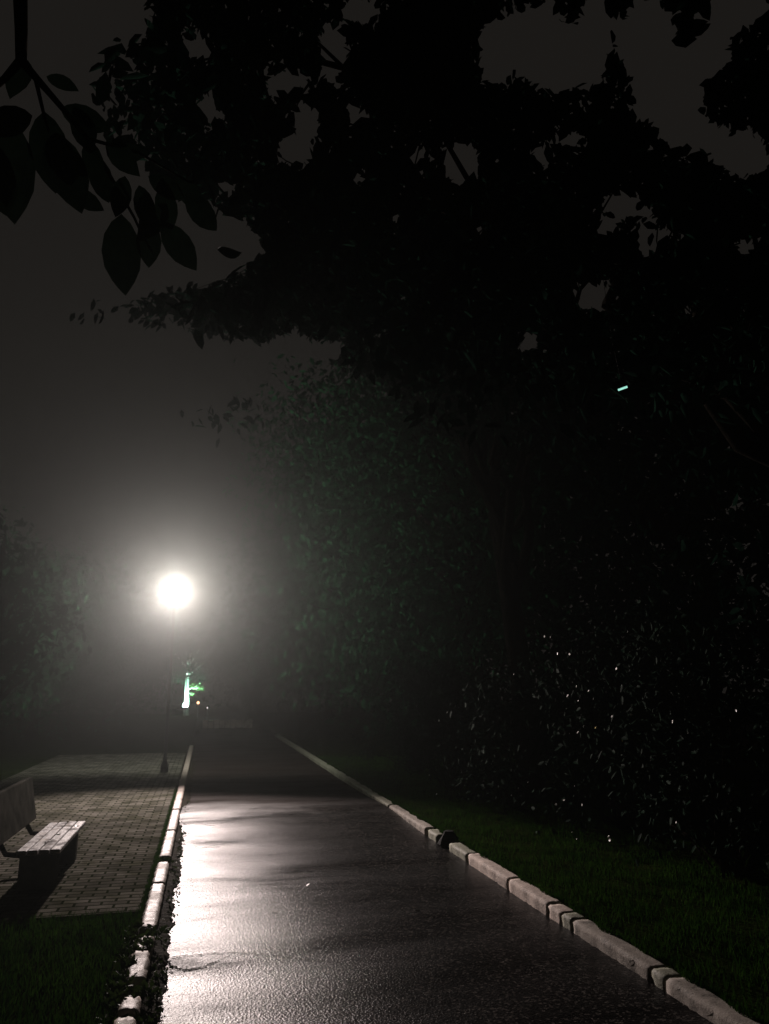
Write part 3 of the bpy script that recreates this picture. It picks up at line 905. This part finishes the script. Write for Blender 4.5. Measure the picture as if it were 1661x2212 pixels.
for lab, (px, py) in (('pale wet leaf lying on the far part of the road near the right kerb', (770, 1741)),
                      ('wet leaf on the middle of the road, level with the bench', (660, 1913)),
                      ('dark-edged wet leaf on the bright part of the road near the crack', (600, 1968)),
                      ('small wet leaf on the dark right half of the road', (905, 1960))):
    q = at_z(px, py, 0.012)
    q.z = float(road_z(np.array(q.x), np.array(q.y))) + .006
    o = leaf_mesh('fallen_leaf', np.array([[0, 0, 0.]]), np.array([.06]), np.array([[random.gauss(0, 1), random.gauss(0, 1), 0.12]]), M_wet, None, T_BIG, nrm=np.array([[0.05, 0.15, 1.]]))
    o.location = q; tag(o, lab, 'leaf', 'fallen leaves on the road')

# ------------------------------------------------------------------ the bright lamp
root = empty('street_lamp', (LAMP_POS.x, LAMP_POS.y, 0))
h = LAMP_POS.z
mb = MB(); mb.lathe((0, 0, 0), [(.08, 0.0), (.08, .22), (.05, .28), (.035, .32), (.028, h - .36), (.028, h - .28)], 14)
mb.build('post', M_post, root, smooth=True)
aim = Vector((-0.7, 5.0, 0.35)) - LAMP_POS
qa = aim.to_track_quat('-Z', 'Y')
head = empty('lamp_head', (0, 0, h)); head.parent = root
mb = MB(); mb.lathe((0, 0, 0), [(.05, .14), (.09, .12), (.12, .08), (.135, .02), (.135, -.02), (.122, -.022), (.12, 0.0)], 24)
hs = mb.build('housing', M_post, root, smooth=False); hs.location = (0, 0, h); hs.rotation_euler = qa.to_euler()
mb = MB()
for k in range(-4, 5):
    mb.box((k * .035, 0, .14), (.008, .26 - abs(k) * .02, .09), bev=.002)
fn = mb.build('cooling_fins', M_post, root); fn.location = (0, 0, h); fn.rotation_euler = qa.to_euler()
mb = MB(); mb.lathe((0, 0, 0), [(.118, -.006), (.10, -.014), (.07, -.020), (.02, -.024)], 24)
ln = mb.build('lens', emit('lamp_lens', (1.0, 0.90, 0.80), 6), root, smooth=True); ln.location = (0, 0, h); ln.rotation_euler = qa.to_euler()
bpy.data.objects.remove(head)
mb = MB()
for sx in (-1, 1):
    mb.tube([(sx * .15, .02, h), (sx * .15, .03, h - .2), (0, .04, h - .30)], .012, 6)
mb.build('bracket', M_post, root)
ld = bpy.data.lights.new('lamp_light', 'SPOT'); ld.energy = LAMP_POWER; ld.color = (1.0, 0.83, 0.78); ld.shadow_soft_size = 0.10
ld.spot_size = R(82); ld.spot_blend = 0.8
lo = bpy.data.objects.new('lamp_light', ld); COL.objects.link(lo); lo.parent = root
lo.location = Vector((0, 0, h)) + aim.normalized() * 0.06; lo.rotation_euler = qa.to_euler()
sd = bpy.data.lights.new('fill_light', 'POINT'); sd.energy = 60; sd.color = (0.95, 0.95, 0.85); sd.shadow_soft_size = .06  # added fill, brightens the foliage and ground around the lamp
so = bpy.data.objects.new('fill_light', sd); COL.objects.link(so); so.parent = root; so.location = (0, .22, h + .22)
tag(root, 'blazing white round floodlight on a slim post left of the lane', 'street lamp')

# ------------------------------------------------------------------ far end: green spotlight on a trunk, small lights, pale low wall
q = at_y(400, 1530, 55)
root = empty('lit_tree', (q.x + .05, 56.0, 0))
mb = MB()
mb.tube([(0, 0, -.15), (.02, 0, .7), (-.02, 0, 1.5), (-.05, 0, 2.2), (0, 0, 3.0), (.1, 0, 4.2)], [.20, .165, .16, .15, .12, .05], 10)
mb.tube([(-.04, 0, 1.75), (.3, -.05, 1.85), (.7, -.1, 1.85), (1.1, -.1, 1.8)], [.05, .035, .02, .008], 6)
mb.tube([(-.04, 0, 1.45), (.2, -.05, 1.5), (.4, -.1, 1.42)], [.03, .02, .008], 6)
for k in range(7):
    a = k * .9
    mb.tube([(0, 0, 2.7 + .1 * k), (.6 * math.cos(a), .5 * math.sin(a), 3.2 + .12 * k), (1.1 * math.cos(a), .9 * math.sin(a), 3.6 + .15 * k)], [.05, .03, .01], 5)
mb.build('trunk', M_litbark, root, smooth=True)
P = []
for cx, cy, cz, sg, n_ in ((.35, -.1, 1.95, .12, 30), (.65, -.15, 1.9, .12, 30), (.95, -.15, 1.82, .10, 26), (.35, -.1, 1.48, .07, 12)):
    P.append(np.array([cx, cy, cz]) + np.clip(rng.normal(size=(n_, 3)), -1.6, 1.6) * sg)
Pc = []
for k in range(70):
    a = random.uniform(0, 6.28); rr_ = random.uniform(.1, 1.2)
    Pc.append(np.array([rr_ * math.cos(a), rr_ * math.sin(a), 3.3 + random.uniform(-.95, 1.3)]) + rng.normal(size=(45, 3)) * .18)
Pc = np.vstack(Pc)
leaf_mesh('crown', Pc, .15 * rng.uniform(.6, 1.3, len(Pc)), droop(len(Pc)), M_leaf, root)
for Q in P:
    leaf_mesh('leaf_tuft', Q, .13 * rng.uniform(.6, 1.3, len(Q)), droop(len(Q)), M_litleaf, root)
tag(root, 'distant slender tree lit green from below by a spotlight', 'tree')
root = empty('ground_spotlight', (q.x, 55.0, 0))
mb = MB(); mb.tube([(0, 0, -.1), (0, 0, q.z - .1)], .03, 8); mb.box((0, 0, q.z - .1), (.3, .12, .05)); mb.build('stand', M_metal, root)
mb = MB(); mb.lathe((0, 0, q.z), [(.05, -.09), (.13, -.05), (.15, .07), (.145, .08)], 14); mb.build('housing', M_metal, root)
mb = MB(); mb.lathe((0, 0, q.z + .085), [(.17, 0), (.19, .10), (.12, .26), (.03, .36)], 14); mb.build('lens', emit('green_lens', (0.60, 1.0, 0.85), 3), root, smooth=True)
ld = bpy.data.lights.new('spotlight_light', 'SPOT'); ld.energy = 420; ld.color = (0.45, 1.0, 0.78); ld.shadow_soft_size = .08
ld.spot_size = R(95); ld.spot_blend = .5
lo = bpy.data.objects.new('spotlight_light', ld); COL.objects.link(lo); lo.parent = root; lo.location = (0, .32, q.z + .10)
lo.rotation_euler = Vector((.25, .9, 1.2)).to_track_quat('-Z', 'Y').to_euler()
tag(root, 'bright green-white spotlight near the ground at the far end of the lane', 'spotlight')
def small_lamp(label, px, py, Y, col, s, r):
    q = at_y(px, py, Y)
    root = empty('garden_lamp', (q.x, Y, 0))
    mb = MB(); mb.tube([(0, 0, -.1), (0, 0, q.z - r)], .025, 8); mb.build('post', M_metal, root)
    mb = MB(); mb.lathe((0, 0, q.z), [(r * .3, -r), (r * .8, -r * .6), (r, 0), (r * .8, r * .6), (r * .3, r)], 12)
    mb.build('globe', emit('globe_' + label.split()[0], col, s), root, smooth=True)
    mb = MB(); mb.lathe((0, 0, q.z + r), [(r * .5, 0), (r * .3, r * .3), (.01, r * .5)], 10); mb.build('cap', M_metal, root)
    tag(root, label, 'garden lamp')
small_lamp('orange glowing garden lamp right of the green spotlight', 428, 1518, 52, (1.0, 0.42, 0.20), 0.5, .085)
small_lamp('tiny white lamp high above the green spotlight', 404, 1456, 54, (0.8, 1, 0.9), 0.25, .06)
small_lamp('faint pale lamp lowest and rightmost of the distant lights', 448, 1529, 50, (0.9, 0.85, 0.8), 0.12, .05)
yw = at_z(490, 1568, 0.05).y
x0, x1 = at_y(437, 1568, yw).x, at_y(545, 1568, yw).x
mb = MB()
nb = 9
for k in range(nb):
    xx = x0 + (x1 - x0) * (k + .5) / nb
    mb.box((xx - (x0 + x1) / 2, random.uniform(-.02, .02), .14), ((x1 - x0) / nb - .02, .25, .36 + random.uniform(-.03, .03)), bev=.02)
tag(mb.build('low_wall', M_kerb, loc=((x0 + x1) / 2, yw, 0)), 'pale low wall across the far end of the lane', 'wall')

# ------------------------------------------------------------------ bright fleck of unknown source, given a made-up glowing tube
a, b = at_d(1334, 843, 4.1), at_d(1356, 835, 4.1)
c = (a + b) / 2
root = empty('light_fleck', c)
mb = MB(); mb.tube([a - c, b - c], .0055, 10); mb.build('tube', emit('fleck_glow', (0.45, 1.0, 0.82), 0.10), root)
for p in (a - c, b - c):
    dv = (b - a).normalized() * .002
    mb = MB(); mb.tube([p - dv, p + dv], .0065, 8); mb.build('fleck_end', M_dark, root)
mb = MB(); mb.tube([(0, 0, .006), (.02, .1, .3), (.06, .25, 1.0)], .0015, 5); mb.build('fleck_cord', M_dark, root)  # hanger and end pieces are made up to hold the glow
tag(root, 'tiny green-white fleck of light, a made-up tilted tube in the dark tree', 'light')

# ------------------------------------------------------------------ air
m, nt, N, L, P = new_mat('haze_air')
N.remove(P)
pv = N.new('ShaderNodeVolumePrincipled')
pv.inputs['Color'].default_value = (0.84, 0.93, 0.90, 1)
pv.inputs['Density'].default_value = HAZE_DENSITY
pv.inputs['Anisotropy'].default_value = 0.87
L.new(pv.outputs[0], N['Material Output'].inputs['Volume'])
v = [(x, y, z) for x in (-80, 80) for y in (-16, 115) for z in (-1.2, 16)]
f = [[0, 1, 3, 2], [4, 6, 7, 5], [0, 4, 5, 1], [2, 3, 7, 6], [0, 2, 6, 4], [1, 5, 7, 3]]
tag(obj('haze', v, f, m), 'thin pale night haze around the lane', 'haze', kind='stuff')
